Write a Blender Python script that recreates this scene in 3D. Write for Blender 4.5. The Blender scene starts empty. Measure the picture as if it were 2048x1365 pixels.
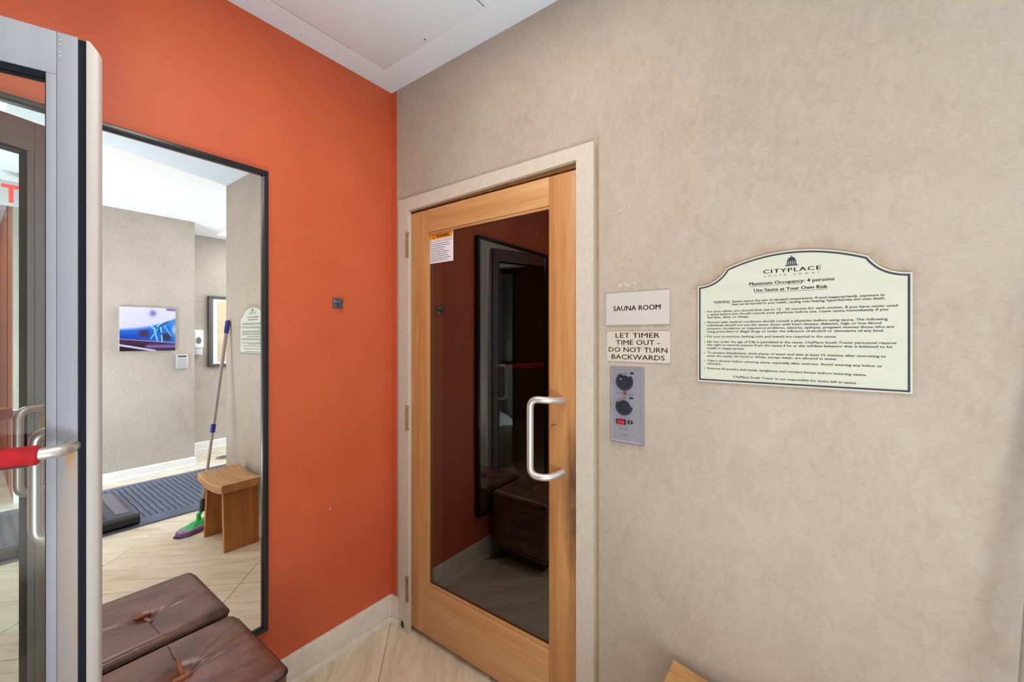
import bpy, bmesh, math, random
from mathutils import Vector, Matrix
random.seed(7)
S = bpy.context.scene
COL = S.collection

# ------------------------------------------------------------------ camera, world, lights, exposure
FPX, YAW = 824.77, 0.6403
cam_d = bpy.data.cameras.new('camera'); cam = bpy.data.objects.new('camera', cam_d); COL.objects.link(cam)
cam.location = (1.7213, -1.2989, 1.42); cam.rotation_euler = (math.pi/2, 0, YAW)
cam_d.sensor_width = 36.0; cam_d.lens = FPX/2048*36.0
cam_d.shift_y = -(682.5-673.24)/2048; cam_d.clip_start = 0.01
S.camera = cam

S.view_settings.view_transform = 'Standard'; S.view_settings.look = 'None'
S.view_settings.gamma = 1.0; S.view_settings.use_curve_mapping = False
S.view_settings.exposure = -0.42

W = bpy.data.worlds.new('world'); S.world = W; W.use_nodes = True
W.node_tree.nodes['Background'].inputs[0].default_value = (0.9, 0.95, 1.0, 1)
W.node_tree.nodes['Background'].inputs[1].default_value = 0.4

def area(name, loc, rot, sx, sy, power, color=(1,1,1)):
    d = bpy.data.lights.new(name, 'AREA'); d.shape = 'RECTANGLE'; d.size = sx; d.size_y = sy
    d.energy = power; d.color = color
    o = bpy.data.objects.new(name, d); COL.objects.link(o); o.location = loc; o.rotation_euler = rot
    return o
R = math.radians
area('corner_fill', (0.95, -0.78, 2.62), (0, 0, 0), 0.30, 0.30, 13, (1.0, 0.87, 0.74))  # added warm fill, out of view, lifting the left of the beige wall
area('room_fill', (1.60, -1.50, 2.62), (0, 0, 0), 1.2, 0.7, 8, (1.0, 0.92, 0.84))  # unseen area light added to brighten the floor and left walls
area('bounce_fill', (2.05, -1.64, 0.30), (R(180), 0, 0), 0.9, 0.5, 50, (0.86, 0.94, 1.0))  # added bounce fill just above the floor, evens out ceiling and walls
area('entry_fill', (2.30, -1.99, 0.70), (R(90), 0, 0), 0.7, 1.3, 4, (1.0, 0.98, 0.96))  # added fill behind the camera for the lower door and wall
area('side_fill', (3.90, -1.62, 0.90), (R(90), 0, R(90)), 0.75, 1.5, 11, (0.66, 0.83, 1.0))  # added cool fill from the right; no window stands here
area('far_wall_fill', (2.30, -1.68, 1.05), (R(90), 0, R(-90)), 0.6, 1.8, 70, (0.64, 0.81, 1.0))  # unseen fill added to brighten the wall with the blue picture
area('hall_fill', (3.3, 1.15, 2.64), (0, 0, 0), 1.6, 1.2, 42, (0.94, 0.975, 1.0))  # area light added to brighten the hall; no fixture here
area('hall_window_light', (3.3, 2.9, 1.4), (R(-90), 0, 0), 2.0, 2.2, 140, (0.70, 0.85, 1.0))
area('gym_ceiling_light', (5.2, -2.2, 2.64), (0, 0, 0), 1.6, 1.2, 28, (1.0, 0.97, 0.95))

# ------------------------------------------------------------------ helpers
def lin(c):
    return tuple(((v/255.0)/12.92 if v/255.0 <= 0.04045 else (((v/255.0)+0.055)/1.055)**2.4) for v in c)
def c4(c): return (c[0], c[1], c[2], 1.0)

class NT:
    def __init__(s, name):
        s.m = bpy.data.materials.new(name); s.m.use_nodes = True; s.t = s.m.node_tree
        s.b = s.t.nodes['Principled BSDF']; s.out = s.t.nodes['Material Output']
    def n(s, typ, **k):
        nd = s.t.nodes.new(typ)
        for a, v in k.items(): setattr(nd, a, v)
        return nd
    def l(s, a, b): s.t.links.new(a, b)
    def coord(s, kind='Object', scale=(1,1,1), rot=(0,0,0)):
        if kind == 'World':
            o = s.n('ShaderNodeNewGeometry').outputs['Position']
        else:
            o = s.n('ShaderNodeTexCoord').outputs[kind]
        mp = s.n('ShaderNodeMapping'); mp.inputs['Scale'].default_value = scale; mp.inputs['Rotation'].default_value = rot
        s.l(o, mp.inputs['Vector']); return mp.outputs['Vector']
    def noise(s, vec, scale, detail=4, rough=0.55, dist=0.0):
        nd = s.n('ShaderNodeTexNoise'); nd.inputs['Scale'].default_value = scale
        nd.inputs['Detail'].default_value = detail; nd.inputs['Roughness'].default_value = rough
        nd.inputs['Distortion'].default_value = dist
        s.l(vec, nd.inputs['Vector']); return nd.outputs['Fac']
    def ramp(s, fac, stops):
        r = s.n('ShaderNodeValToRGB'); e = r.color_ramp.elements
        while len(e) < len(stops): e.new(0.5)
        for el, (p, c) in zip(e, stops): el.position = p; el.color = c4(c)
        s.l(fac, r.inputs['Fac']); return r.outputs['Color']
    def mix(s, fac, a, b, blend='MIX'):
        m = s.n('ShaderNodeMix', data_type='RGBA', blend_type=blend)
        if isinstance(fac, (int, float)): m.inputs['Factor'].default_value = fac
        else: s.l(fac, m.inputs['Factor'])
        for v, k in ((a, 6), (b, 7)):
            if isinstance(v, tuple): m.inputs[k].default_value = c4(v)
            else: s.l(v, m.inputs[k])
        return m.outputs[2]
    def math(s, op, a, b=None):
        m = s.n('ShaderNodeMath', operation=op)
        for i, v in enumerate((a, b)):
            if v is None: continue
            if isinstance(v, (int, float)): m.inputs[i].default_value = v
            else: s.l(v, m.inputs[i])
        return m.outputs[0]
    def color(s, v):
        if isinstance(v, tuple): s.b.inputs['Base Color'].default_value = c4(v)
        else: s.l(v, s.b.inputs['Base Color'])
    def surf(s, rough=0.5, metal=0.0, spec=0.5):
        s.b.inputs['Roughness'].default_value = rough; s.b.inputs['Metallic'].default_value = metal
        s.b.inputs['Specular IOR Level'].default_value = spec; return s
    def bump(s, h, strength=0.1, dist=0.002):
        b = s.n('ShaderNodeBump'); b.inputs['Strength'].default_value = strength; b.inputs['Distance'].default_value = dist
        s.l(h, b.inputs['Height']); s.l(b.outputs['Normal'], s.b.inputs['Normal'])

def simple(name, rgb, rough=0.5, metal=0.0, var=0.08, scale=18.0, spec=0.5, bump=0.0):
    """plain surface with a slight procedural unevenness"""
    t = NT(name); c = lin(rgb); f = t.noise(t.coord(), scale)
    t.color(t.ramp(f, [(0.3, tuple(v*(1-var) for v in c)), (0.7, tuple(min(1, v*(1+var)) for v in c))]))
    t.surf(rough, metal, spec)
    if bump: t.bump(f, bump)
    return t.m

def emit(name, rgb, strength):
    t = NT(name); t.color(lin(rgb)); t.b.inputs['Emission Color'].default_value = c4(lin(rgb))
    t.b.inputs['Emission Strength'].default_value = strength; return t.m

def wood(name, dark, light, axis='Z', rough=0.45, scale=1.0, smudge=None):
    t = NT(name)
    st = {'X': (1.2, 22, 22), 'Y': (22, 1.2, 22), 'Z': (22, 22, 1.2)}[axis]
    v = t.coord('Object', tuple(a*scale for a in st))
    f = t.noise(v, 1.0, 5, 0.6, 0.6)
    f2 = t.noise(t.coord('Object', tuple(a*scale*5 for a in st)), 1.0, 3, 0.6)
    fm = t.math('ADD', t.math('MULTIPLY', f, 0.72), t.math('MULTIPLY', f2, 0.28))
    col = t.ramp(fm, [(0.34, lin(dark)), (0.66, lin(light))])
    if smudge:                                                   # a hand-worn dark stain with a shape of its own
        (sx, sz, rx, rz, rgb) = smudge
        sp = t.n('ShaderNodeSeparateXYZ'); t.l(t.n('ShaderNodeTexCoord').outputs['Object'], sp.inputs[0])
        dx = t.math('DIVIDE', t.math('SUBTRACT', sp.outputs['X'], sx), rx)
        dz = t.math('DIVIDE', t.math('SUBTRACT', sp.outputs['Z'], sz), rz)
        d = t.math('ADD', t.math('MULTIPLY', dx, dx), t.math('MULTIPLY', dz, dz))
        nz = t.noise(t.coord('Object', (1, 1, 0.35)), 26, 4)
        k = t.math('MULTIPLY', t.math('SUBTRACT', 1.0, d), t.math('MULTIPLY', nz, 1.5))
        k = t.math('MINIMUM', t.math('MAXIMUM', k, 0.0), 0.8)
        col = t.mix(k, col, lin(rgb))
    t.color(col); t.surf(rough, 0, 0.4); t.bump(f2, 0.08, 0.001)
    return t.m

def glass(name, tint, f0=0.04):
    """thin clear pane: tinted transmission plus a Schlick mirror reflection"""
    t = NT(name); t.t.nodes.remove(t.b)
    lw = t.n('ShaderNodeLayerWeight'); lw.inputs['Blend'].default_value = 0.5
    p = t.math('POWER', lw.outputs['Facing'], 5.0)
    f = t.math('ADD', t.math('MULTIPLY', p, 1-f0), f0)
    tr = t.n('ShaderNodeBsdfTransparent'); tr.inputs['Color'].default_value = c4(tint)
    gl = t.n('ShaderNodeBsdfGlossy'); gl.inputs['Roughness'].default_value = 0.0; gl.inputs['Color'].default_value = (1,1,1,1)
    mx = t.n('ShaderNodeMixShader'); t.l(f, mx.inputs[0]); t.l(tr.outputs[0], mx.inputs[1]); t.l(gl.outputs[0], mx.inputs[2])
    t.l(mx.outputs[0], t.out.inputs['Surface']); return t.m

# ---- bmesh shapes
def box(bm, x0, x1, y0, y1, z0, z1, bevel=0.0, seg=2):
    vs = [bm.verts.new((x, y, z)) for x in (x0, x1) for y in (y0, y1) for z in (z0, z1)]
    q = [(0,1,3,2), (4,6,7,5), (0,4,5,1), (2,3,7,6), (0,2,6,4), (1,5,7,3)]
    fs = [bm.faces.new([vs[i] for i in f]) for f in q]
    if bevel:
        es = list({e for f in fs for e in f.edges})
        bmesh.ops.bevel(bm, geom=es, offset=bevel, segments=seg, affect='EDGES', profile=0.5)
    return bm
def B(*a, **k): return box(bmesh.new(), *a, **k)

def fillet(pts, r, n=6):
    pts = [Vector(p) for p in pts]; out = [pts[0]]
    for i in range(1, len(pts)-1):
        a, b, c = pts[i-1], pts[i], pts[i+1]
        d = min(r, (a-b).length*0.48, (c-b).length*0.48)
        p, q = b+(a-b).normalized()*d, b+(c-b).normalized()*d
        for k in range(n+1):
            t = k/n; out.append(p*(1-t)**2 + b*2*t*(1-t) + q*t*t)
    out.append(pts[-1]); return out

def tube(bm, pts, r, n=12, closed=False, caps=True):
    pts = [Vector(p) for p in pts]; N = len(pts); rings = []; up = None
    for i, p in enumerate(pts):
        a = pts[(i-1) % N] if (i > 0 or closed) else p
        b = pts[(i+1) % N] if (i < N-1 or closed) else p
        t = (b-a).normalized()
        if up is None: up = t.orthogonal().normalized()
        up = (up - t*up.dot(t)).normalized(); s = t.cross(up)
        rr = r[i] if isinstance(r, (list, tuple)) else r
        rings.append([bm.verts.new(p + (up*math.cos(2*math.pi*k/n) + s*math.sin(2*math.pi*k/n))*rr) for k in range(n)])
    for i in range(N if closed else N-1):
        A, C = rings[i], rings[(i+1) % N]
        for k in range(n): bm.faces.new([A[k], A[(k+1) % n], C[(k+1) % n], C[k]])
    if caps and not closed:
        bm.faces.new(rings[0][::-1]); bm.faces.new(rings[-1])
    return bm
def T(pts, r, n=12, fr=0.0, **k): return tube(bmesh.new(), fillet(pts, fr) if fr else pts, r, n, **k)

def prism(bm, poly, f, d0, d1):
    """outline poly [(u,v)] swept from depth d0 to d1; f(u,v,d) gives the point"""
    a = [bm.verts.new(f(u, v, d0)) for u, v in poly]; b = [bm.verts.new(f(u, v, d1)) for u, v in poly]
    n = len(poly); bm.faces.new(a[::-1]); bm.faces.new(b)
    for i in range(n): bm.faces.new([a[i], a[(i+1) % n], b[(i+1) % n], b[i]])
    return bm
def P(poly, f, d0, d1): return prism(bmesh.new(), poly, f, d0, d1)
onwall = lambda u, v, d: (u, -d, v)              # on the back wall (plane y = 0), d out of the wall

def disc(bm, cx, cz, r, f, d0, d1, n=24):
    return prism(bm, [(cx+r*math.cos(2*math.pi*k/n), cz+r*math.sin(2*math.pi*k/n)) for k in range(n)], f, d0, d1)

MATX = {}
def thing(name, label, cat, loc=(0,0,0), rotz=0.0, group=None, kind=None):
    o = bpy.data.objects.new(name, None); COL.objects.link(o)
    o.location = loc; o.rotation_euler = (0, 0, rotz); o.empty_display_size = 0.1
    o['label'] = label; o['category'] = cat
    if group: o['group'] = group
    if kind: o['kind'] = kind
    MATX[o] = Matrix.Translation(loc) @ Matrix.Rotation(rotz, 4, 'Z')
    return o

def obj(name, bm, mat, parent=None, smooth=35, label=None, cat=None, kind=None, local=False, origin=None, group=None):
    """one mesh object; bm is in world coordinates unless local=True (then in the parent's)"""
    bmesh.ops.recalc_face_normals(bm, faces=bm.faces)
    if parent is not None and not local: bm.transform(MATX[parent].inverted())
    if origin is not None: bm.transform(Matrix.Translation(-Vector(origin)))
    me = bpy.data.meshes.new(name); bm.to_mesh(me); bm.free()
    if smooth:
        me.polygons.foreach_set('use_smooth', [True]*len(me.polygons)); me.set_sharp_from_angle(angle=math.radians(smooth))
    for m in (mat if isinstance(mat, (list, tuple)) else [mat]): me.materials.append(m)
    o = bpy.data.objects.new(name, me); COL.objects.link(o)
    if parent is not None: o.parent = parent
    MATX[o] = MATX[parent].copy() if parent is not None else Matrix.Identity(4)
    if origin is not None: o.location = origin; MATX[o] = MATX[o] @ Matrix.Translation(origin)
    if label: o['label'] = label
    if cat: o['category'] = cat
    if kind: o['kind'] = kind
    if group: o['group'] = group
    return o

# ---- lettering (Blender's built-in font turned to mesh)
_caph = {}
def glyphs(text, weight=0.0, spacing=1.0):
    cu = bpy.data.curves.new('t', 'FONT'); cu.body = text; cu.size = 1.0; cu.offset = weight; cu.resolution_u = 2
    cu.space_character = spacing
    ob = bpy.data.objects.new('t', cu); COL.objects.link(ob)
    dg = bpy.context.evaluated_depsgraph_get(); dg.update()
    me = bpy.data.meshes.new_from_object(ob.evaluated_get(dg))
    bpy.data.objects.remove(ob); bpy.data.curves.remove(cu)
    vs = [tuple(v.co) for v in me.vertices]; fs = [tuple(p.vertices) for p in me.polygons]
    bpy.data.meshes.remove(me); return vs, fs
def caph(w):
    if w not in _caph: _caph[w] = max(v[1] for v in glyphs('H', w)[0])
    return _caph[w]
def write(bm, text, x0, x1, base, cap, f, d=0.0, weight=0.0, spacing=1.0, flip=False):
    vs, fs = glyphs(text, weight, spacing)
    a = min(v[0] for v in vs); b = max(v[0] for v in vs); k = (x1-x0)/(b-a); ky = cap/caph(weight)
    nv = [bm.verts.new(f(x0+(v[0]-a)*k, base+v[1]*ky, d)) for v in vs]
    for q in fs:
        try: bm.faces.new([nv[i] for i in q])
        except ValueError: pass
def bold(bm, text, x0, x1, base, cap, f, d=0.0, e=0.0003, **k):
    for q in (-e, 0, e): write(bm, text, x0+q, x1+q, base, cap, f, d, **k)
def rule(bm, x0, x1, z0, z1, f, d): 
    bm.faces.new([bm.verts.new(f(*p, d)) for p in ((x0,z0),(x1,z0),(x1,z1),(x0,z1))])

# ------------------------------------------------------------------ materials
def wallpaper(name, stained=False):
    t = NT(name)
    big = t.noise(t.coord('World', (1, 1, 1)), 2.2, 5, 0.6, 0.4)
    mid = t.noise(t.coord('World', (1, 1, 0.6), (0, R(35), 0)), 34, 5, 0.65, 1.2)
    fine = t.noise(t.coord('World', (0.35, 0.35, 1), (0, R(-28), 0)), 230, 3, 0.6, 0.5)
    f = t.math('ADD', t.math('MULTIPLY', big, 0.42), t.math('ADD', t.math('MULTIPLY', mid, 0.33), t.math('MULTIPLY', fine, 0.25)))
    c = t.ramp(f, [(0.30, lin((158, 145, 131))), (0.52, lin((178, 166, 152))), (0.74, lin((193, 183, 171)))])
    if stained:
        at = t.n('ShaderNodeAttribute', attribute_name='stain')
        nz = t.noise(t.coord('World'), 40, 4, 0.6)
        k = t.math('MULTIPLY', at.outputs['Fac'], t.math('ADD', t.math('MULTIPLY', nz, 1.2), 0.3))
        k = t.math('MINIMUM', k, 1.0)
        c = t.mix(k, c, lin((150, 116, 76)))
    t.color(c); t.surf(0.75, 0, 0.3); t.bump(mid, 0.12, 0.002); return t.m
M = {}
M['paper'] = wallpaper('beige_wallpaper'); M['paper_s'] = wallpaper('beige_wallpaper_stained', True)
def orange():
    t = NT('orange_paint')
    f = t.noise(t.coord('World'), 3.0, 3); g = t.noise(t.coord('World'), 160, 2)
    t.color(t.ramp(f, [(0.3, lin((198, 90, 54))), (0.7, lin((206, 98, 62)))])); t.surf(0.5, 0, 0.35); t.bump(g, 0.05, 0.001); return t.m
M['orange'] = orange()
M['ceiling'] = simple('ceiling_paint', (226, 240, 250), 0.8, var=0.03, scale=2.5)
M['ceiling_white'] = simple('ceiling_paint_white', (238, 238, 238), 0.8, var=0.02, scale=2.5)
M['gap'] = simple('dark_gap', (40, 38, 36), 0.9)
M['grout'] = simple('grout', (150, 132, 112), 0.9)
def travertine(name, a, b, c, tile=True, rough=0.32):
    t = NT(name)
    v = t.coord('Object', (1.2, 7, 7))
    if tile:
        oi = t.n('ShaderNodeObjectInfo'); ad = t.n('ShaderNodeVectorMath', operation='ADD')
        mu = t.math('MULTIPLY', oi.outputs['Random'], 37.0); t.l(v, ad.inputs[0]); t.l(mu, ad.inputs[1]); v = ad.outputs[0]
    f = t.noise(v, 1.6, 7, 0.62, 1.3); g = t.noise(v, 9, 4, 0.6, 0.6)
    k = t.math('ADD', t.math('MULTIPLY', f, 0.75), t.math('MULTIPLY', g, 0.25))
    col = t.ramp(k, [(0.33, lin(a)), (0.5, lin(b)), (0.68, lin(c))])
    if tile:
        col = t.mix(t.math('MULTIPLY', oi.outputs['Random'], 0.22), col, lin((200, 178, 150)))
    t.color(col); t.surf(rough, 0, 0.45); t.bump(g, 0.06, 0.001); return t.m
M['tile'] = travertine('travertine_tile', (192, 174, 146), (220, 206, 182), (236, 226, 208))
M['base'] = travertine('travertine_baseboard', (206, 194, 178), (218, 208, 193), (226, 217, 204), False, 0.5)
M['white'] = simple('white_paint', (226, 224, 218), 0.5, var=0.03)
def trimpaint():
    t = NT('rough_cream_paint'); f = t.noise(t.coord('World', (1, 1, 0.6)), 45, 5, 0.7, 1.5); g = t.noise(t.coord('World'), 130, 3)
    t.color(t.ramp(f, [(0.3, lin((190, 181, 166))), (0.7, lin((204, 196, 183)))])); t.surf(0.55, 0, 0.35); t.bump(t.math('ADD', f, g), 0.25, 0.002); return t.m
M['trim'] = trimpaint()
M['cedar_v'] = wood('door_wood_upright', (172, 116, 64), (204, 152, 100), 'Z', smudge=None)
M['cedar_h'] = wood('door_wood_level', (184, 130, 80), (212, 164, 114), 'X')
M['cedar_stained'] = wood('door_wood_worn', (172, 116, 64), (204, 152, 100), 'Z', smudge=(0.885, 0.84, 0.05, 0.30, (70, 48, 34)))
M['stool'] = wood('stool_wood', (156, 100, 48), (198, 138, 76), 'Z', 0.4)
M['stool_top'] = wood('stool_seat_wood', (162, 114, 66), (206, 160, 106), 'X', 0.4)
M['cedar_dark'] = wood('sauna_cladding', (70, 48, 34), (104, 74, 52), 'X', 0.6)
M['smoked'] = glass('smoked_glass', (0.55, 0.55, 0.56), 0.12)
M['clear'] = glass('clear_glass', (0.93, 0.965, 0.955), 0.045)
def mirror():
    t = NT('mirror_silver'); t.b.inputs['Base Color'].default_value = (0.93, 0.94, 0.935, 1); t.surf(0.0, 1.0); return t.m
M['mirror'] = mirror()
M['black'] = simple('black_lacquer', (26, 27, 32), 0.3)
M['rubber'] = simple('black_rubber', (20, 25, 38), 0.7, spec=0.2)
def alu(name, rgb, rough=0.38, metal=0.35, rust=False):
    t = NT(name); c = lin(rgb); f = t.noise(t.coord('Object', (40, 40, 2)), 1.0, 3)
    col = t.ramp(f, [(0.3, tuple(v*0.95 for v in c)), (0.7, tuple(min(1, v*1.04) for v in c))])
    if rust:                                                      # rust run below the handle bolt
        sp = t.n('ShaderNodeSeparateXYZ'); t.l(t.n('ShaderNodeTexCoord').outputs['Object'], sp.inputs[0])
        x = t.math('DIVIDE', t.math('SUBTRACT', sp.outputs['X'], 0.889), 0.012)
        up = t.math('LESS_THAN', sp.outputs['Z'], 1.175)
        run = t.math('MAXIMUM', t.math('SUBTRACT', 1.0, t.math('DIVIDE', t.math('SUBTRACT', 1.175, sp.outputs['Z']), 0.16)), 0.0)
        wide = t.math('MAXIMUM', t.math('SUBTRACT', 1.0, t.math('MULTIPLY', x, x)), 0.0)
        nz = t.noise(t.coord('Object', (1, 1, 0.25)), 55, 4)
        k = t.math('MULTIPLY', t.math('MULTIPLY', up, t.math('POWER', run, 1.6)), t.math('MULTIPLY', wide, t.math('MULTIPLY', nz, 2.6)))
        old = t.math('MULTIPLY', t.math('MINIMUM', t.math('MAXIMUM', t.math('DIVIDE', t.math('SUBTRACT', 1.18, sp.outputs['Z']), 0.14), 0.0), 1.0), t.math('MULTIPLY', t.noise(t.coord('Object', (1, 1, 0.1)), 30, 3), 0.5))
        col = t.mix(t.math('MINIMUM', t.math('MAXIMUM', k, old), 0.95), col, lin((190, 146, 72)))
    t.color(col); t.surf(rough, metal); return t.m
M['alu'] = alu('painted_aluminium', (152, 157, 167), 0.55, 0.0); M['alu_rust'] = alu('painted_aluminium_rusty', (152, 157, 167), 0.55, 0.0, rust=True)
M['alu_nose'] = alu('aluminium_edge', (188, 183, 180), 0.5, 0.0)
M['steel'] = alu('satin_steel', (214, 212, 208), 0.34, 0.75)
M['brass'] = simple('aged_brass', (150, 122, 82), 0.4, 0.5, var=0.25, scale=60)
M['red'] = simple('red_sleeve_fabric', (178, 20, 30), 0.8, var=0.2, scale=60)
def leather():
    t = NT('brown_leather'); f = t.noise(t.coord('Object', (1, 0.45, 1)), 9, 6, 0.65, 0.8); g = t.noise(t.coord('Object'), 220, 3)
    t.color(t.ramp(f, [(0.30, lin((74, 44, 36))), (0.52, lin((120, 78, 64))), (0.74, lin((156, 110, 90)))])); t.surf(0.34, 0, 0.7)
    t.bump(t.math('ADD', t.math('MULTIPLY', f, 0.8), t.math('MULTIPLY', g, 0.2)), 0.25, 0.004); return t.m
M['leather'] = leather()
M['leather_dark'] = simple('dark_leather', (40, 30, 28), 0.5)
M['tan'] = simple('tan_leather', (150, 88, 52), 0.5, var=0.2, scale=60)
M['ink'] = simple('dark_ink', (62, 62, 68), 0.6)
M['ink_blue'] = simple('navy_ink', (40, 46, 66), 0.6)
M['plate'] = simple('white_plastic_plate', (194, 189, 186), 0.4, var=0.02)
M['plate_cream'] = simple('cream_plastic_plate', (198, 191, 176), 0.4, var=0.02)
def signface():
    t = NT('sign_face'); f = t.noise(t.coord('World', (1, 1, 2.2)), 11, 4, 0.6)
    t.color(t.ramp(f, [(0.4, lin((196, 201, 184))), (0.62, lin((200, 204, 189))), (0.8, lin((206, 200, 170)))])); t.surf(0.5, 0, 0.4); return t.m
M['sign'] = signface()
M['panelmetal'] = simple('brushed_panel_metal', (160, 160, 172), 0.42, 0.45, var=0.03)
M['dial'] = simple('black_dial', (36, 42, 52), 0.4)

# ------------------------------------------------------------------ THE SETTING
H, H2 = 2.64, 2.675
L0, L1, LZ = 0.12, 1.075, 2.046          # sauna door opening in the back wall

def structure(name, bm, mat, label, cat, **k):
    return obj(name, bm, mat, None, label=label, cat=cat, kind='structure', **k)

LEFT = structure('wall_left', B(-0.12, 0, -4.3, 0.12, 0, 2.8), M['orange'], 'smooth orange painted wall carrying the tall mirror', 'wall', smooth=0)

# back wall: fine grid front face so that the glue stains can follow the sign's outline
SIGN = [(1.436, 1.289), (1.436, 1.566)]
def arc(p, q, sag, n=10):
    (x0, z0), (x1, z1) = p, q; dx, dz = x1-x0, z1-z0; L = math.hypot(dx, dz); nx, nz = -dz/L, dx/L
    return [(x0+dx*t+nx*sag*4*t*(1-t), z0+dz*t+nz*sag*4*t*(1-t)) for t in [i/n for i in range(1, n+1)]]
SIGN += arc(SIGN[-1], (1.512, 1.612), -0.013); SIGN += arc(SIGN[-1], (1.815, 1.612), 0.032, 16)
SIGN += arc(SIGN[-1], (1.891, 1.566), -0.013); SIGN += [(1.891, 1.289)]
def dist_outline(x, z):
    best = 9
    for i in range(len(SIGN)):
        (a, b), (c, d) = SIGN[i], SIGN[(i+1) % len(SIGN)]
        t = max(0, min(1, ((x-a)*(c-a)+(z-b)*(d-b))/((c-a)**2+(d-b)**2+1e-12)))
        best = min(best, math.hypot(x-a-t*(c-a), z-b-t*(d-b)))
    return best
def back_wall():
    def steps(a, b, h):
        n = max(1, round((b-a)/h)); return [a+(b-a)*i/n for i in range(n)]
    xs = steps(0, 0.042, .05)+steps(0.042, L0, .04)+steps(L0, L1, .1)+steps(L1, 1.110, .02)+steps(1.110, 1.124, .005)+steps(1.124, 1.36, .06)+steps(1.36, 1.96, .011)+steps(1.96, 2.18, .05)+[2.18]
    zs = steps(0, 1.22, .1)+steps(1.22, 1.70, .011)+steps(1.70, LZ, .06)+steps(LZ, 2.75, .08)+[2.75]
    bm = bmesh.new(); lay = bm.verts.layers.float.new('stain'); V = {}
    def v(i, j):
        if (i, j) not in V:
            x, z = xs[i], zs[j]; w = bm.verts.new((x, 0, z)); s = 0.0
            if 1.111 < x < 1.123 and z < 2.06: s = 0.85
            if x > 1.36 and 1.22 < z < 1.70:
                d = dist_outline(x, z); wid = 0.030 if z > 1.555 else 0.007
                wid *= 0.65+0.5*math.sin(x*37)*math.sin(x*91+1)+0.25
                s = max(s, 0.5*max(0, 1-d/max(wid, .004)))
            w[lay] = s; V[(i, j)] = w
        return V[(i, j)]
    for i in range(len(xs)-1):
        for j in range(len(zs)-1):
            mx, mz = (xs[i]+xs[i+1])/2, (zs[j]+zs[j+1])/2
            if L0 < mx < L1 and mz < LZ: continue
            f = bm.faces.new([v(i, j), v(i+1, j), v(i+1, j+1), v(i, j+1)])
            if mx < 0.042: f.material_index = 1
    # the wall's thickness behind the front face
    for (a, b, c, d) in ((0.0, L0, 0, 2.75), (L1, 2.18, 0, 2.75), (L0, L1, LZ, 2.75)): box(bm, a, b, 0.0008, 0.12, c, d)
    return bm
WALL = structure('wall_back', back_wall(), [M['paper_s'], M['orange']], 'mottled beige papered wall with the sauna door and signs', 'wall', smooth=0)
structure('wall_hall', B(2.06, 2.18, 0.121, 3.2, 0, 2.8), M['paper'], 'papered side wall turning the corner into the bright hall', 'wall', smooth=0)
structure('wall_right', B(3.82, 3.94, -1.02, 0.25, 0, 2.8), M['paper'], 'pale papered wall with the blue picture, seen in the mirror', 'wall', smooth=0)
structure('wall_far', B(4.48, 4.6, -1.02, 3.2, 0, 2.8), M['paper'], 'farthest pale papered wall with the grey framed picture, in the mirror', 'wall', smooth=0)
structure('wall_hall_end', B(2.18, 4.48, 3.08, 3.2, 0, 2.8), M['paper'], 'pale end wall closing the bright hall', 'wall', smooth=0)
def front_wall():
    bm = bmesh.new(); box(bm, 0, 0.03, -2.16, -2.04, 0, 2.8); box(bm, 1.06, 3.94, -2.16, -2.04, 0, 2.8); box(bm, 0.03, 1.06, -2.16, -2.04, 2.14, 2.8); return bm
structure('wall_front', front_wall(), M['paper'], 'papered wall with the entrance opening behind the glass door', 'wall', smooth=0)
def gym_walls():
    bm = bmesh.new(); box(bm, 6.3, 6.42, -4.3, -0.9, 0, 2.8); box(bm, 3.94, 6.42, -1.02, -0.9, 0, 2.8); return bm
structure('wall_gym', gym_walls(), M['orange'], 'distant orange wall seen through the glass door in the mirror', 'wall', smooth=0)
M['entry_wall'] = simple('dark_brown_wall', (84, 66, 56), 0.7)
structure('wall_entry', B(-0.12, 6.42, -4.42, -4.3, 0, 2.8), M['entry_wall'], 'dark brown wall beyond the entrance', 'wall', smooth=0)

# floor with every tile its own piece
floor = structure('floor', B(-0.12, 6.42, -4.42, 3.2, -0.12, -0.004), M['grout'], 'pale travertine floor laid diagonally', 'floor', smooth=0)
def tile_mesh():
    bm = B(-0.4615, 0.4615, -0.2300, 0.2300, -0.012, 0.0)
    top = [e for e in bm.edges if all(v.co.z > -0.001 for v in e.verts)]
    bmesh.ops.bevel(bm, geom=top, offset=0.0016, segments=1, affect='EDGES'); 
    bmesh.ops.recalc_face_normals(bm, faces=bm.faces)
    me = bpy.data.meshes.new('tile'); bm.to_mesh(me); bm.free(); me.materials.append(M['tile']); return me
TILE = tile_mesh(); U = 0.4628; r2 = math.sqrt(2)
for i in range(-7, 11):
    for j in range(-16, 16):
        p, q = (i+0.5)*2*U, (j+0.5)*U                    # p along (1,-1), q along (1,1)
        x, y = (p+q)/r2+0.005, (q-p)/r2-0.005
        inside = (-0.1 < x < 6.3 and -2.3 < y < 0.35) or (2.1 < x < 4.5 and y < 1.9 and y > 0)
        if not inside or (x > 4.9 and y > -0.6): continue
        o = bpy.data.objects.new('tile', TILE); COL.objects.link(o); o.parent = floor
        o.location = (x, y, random.uniform(-0.0004, 0.0002)); o.rotation_euler = (0, 0, -math.pi/4)

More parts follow.
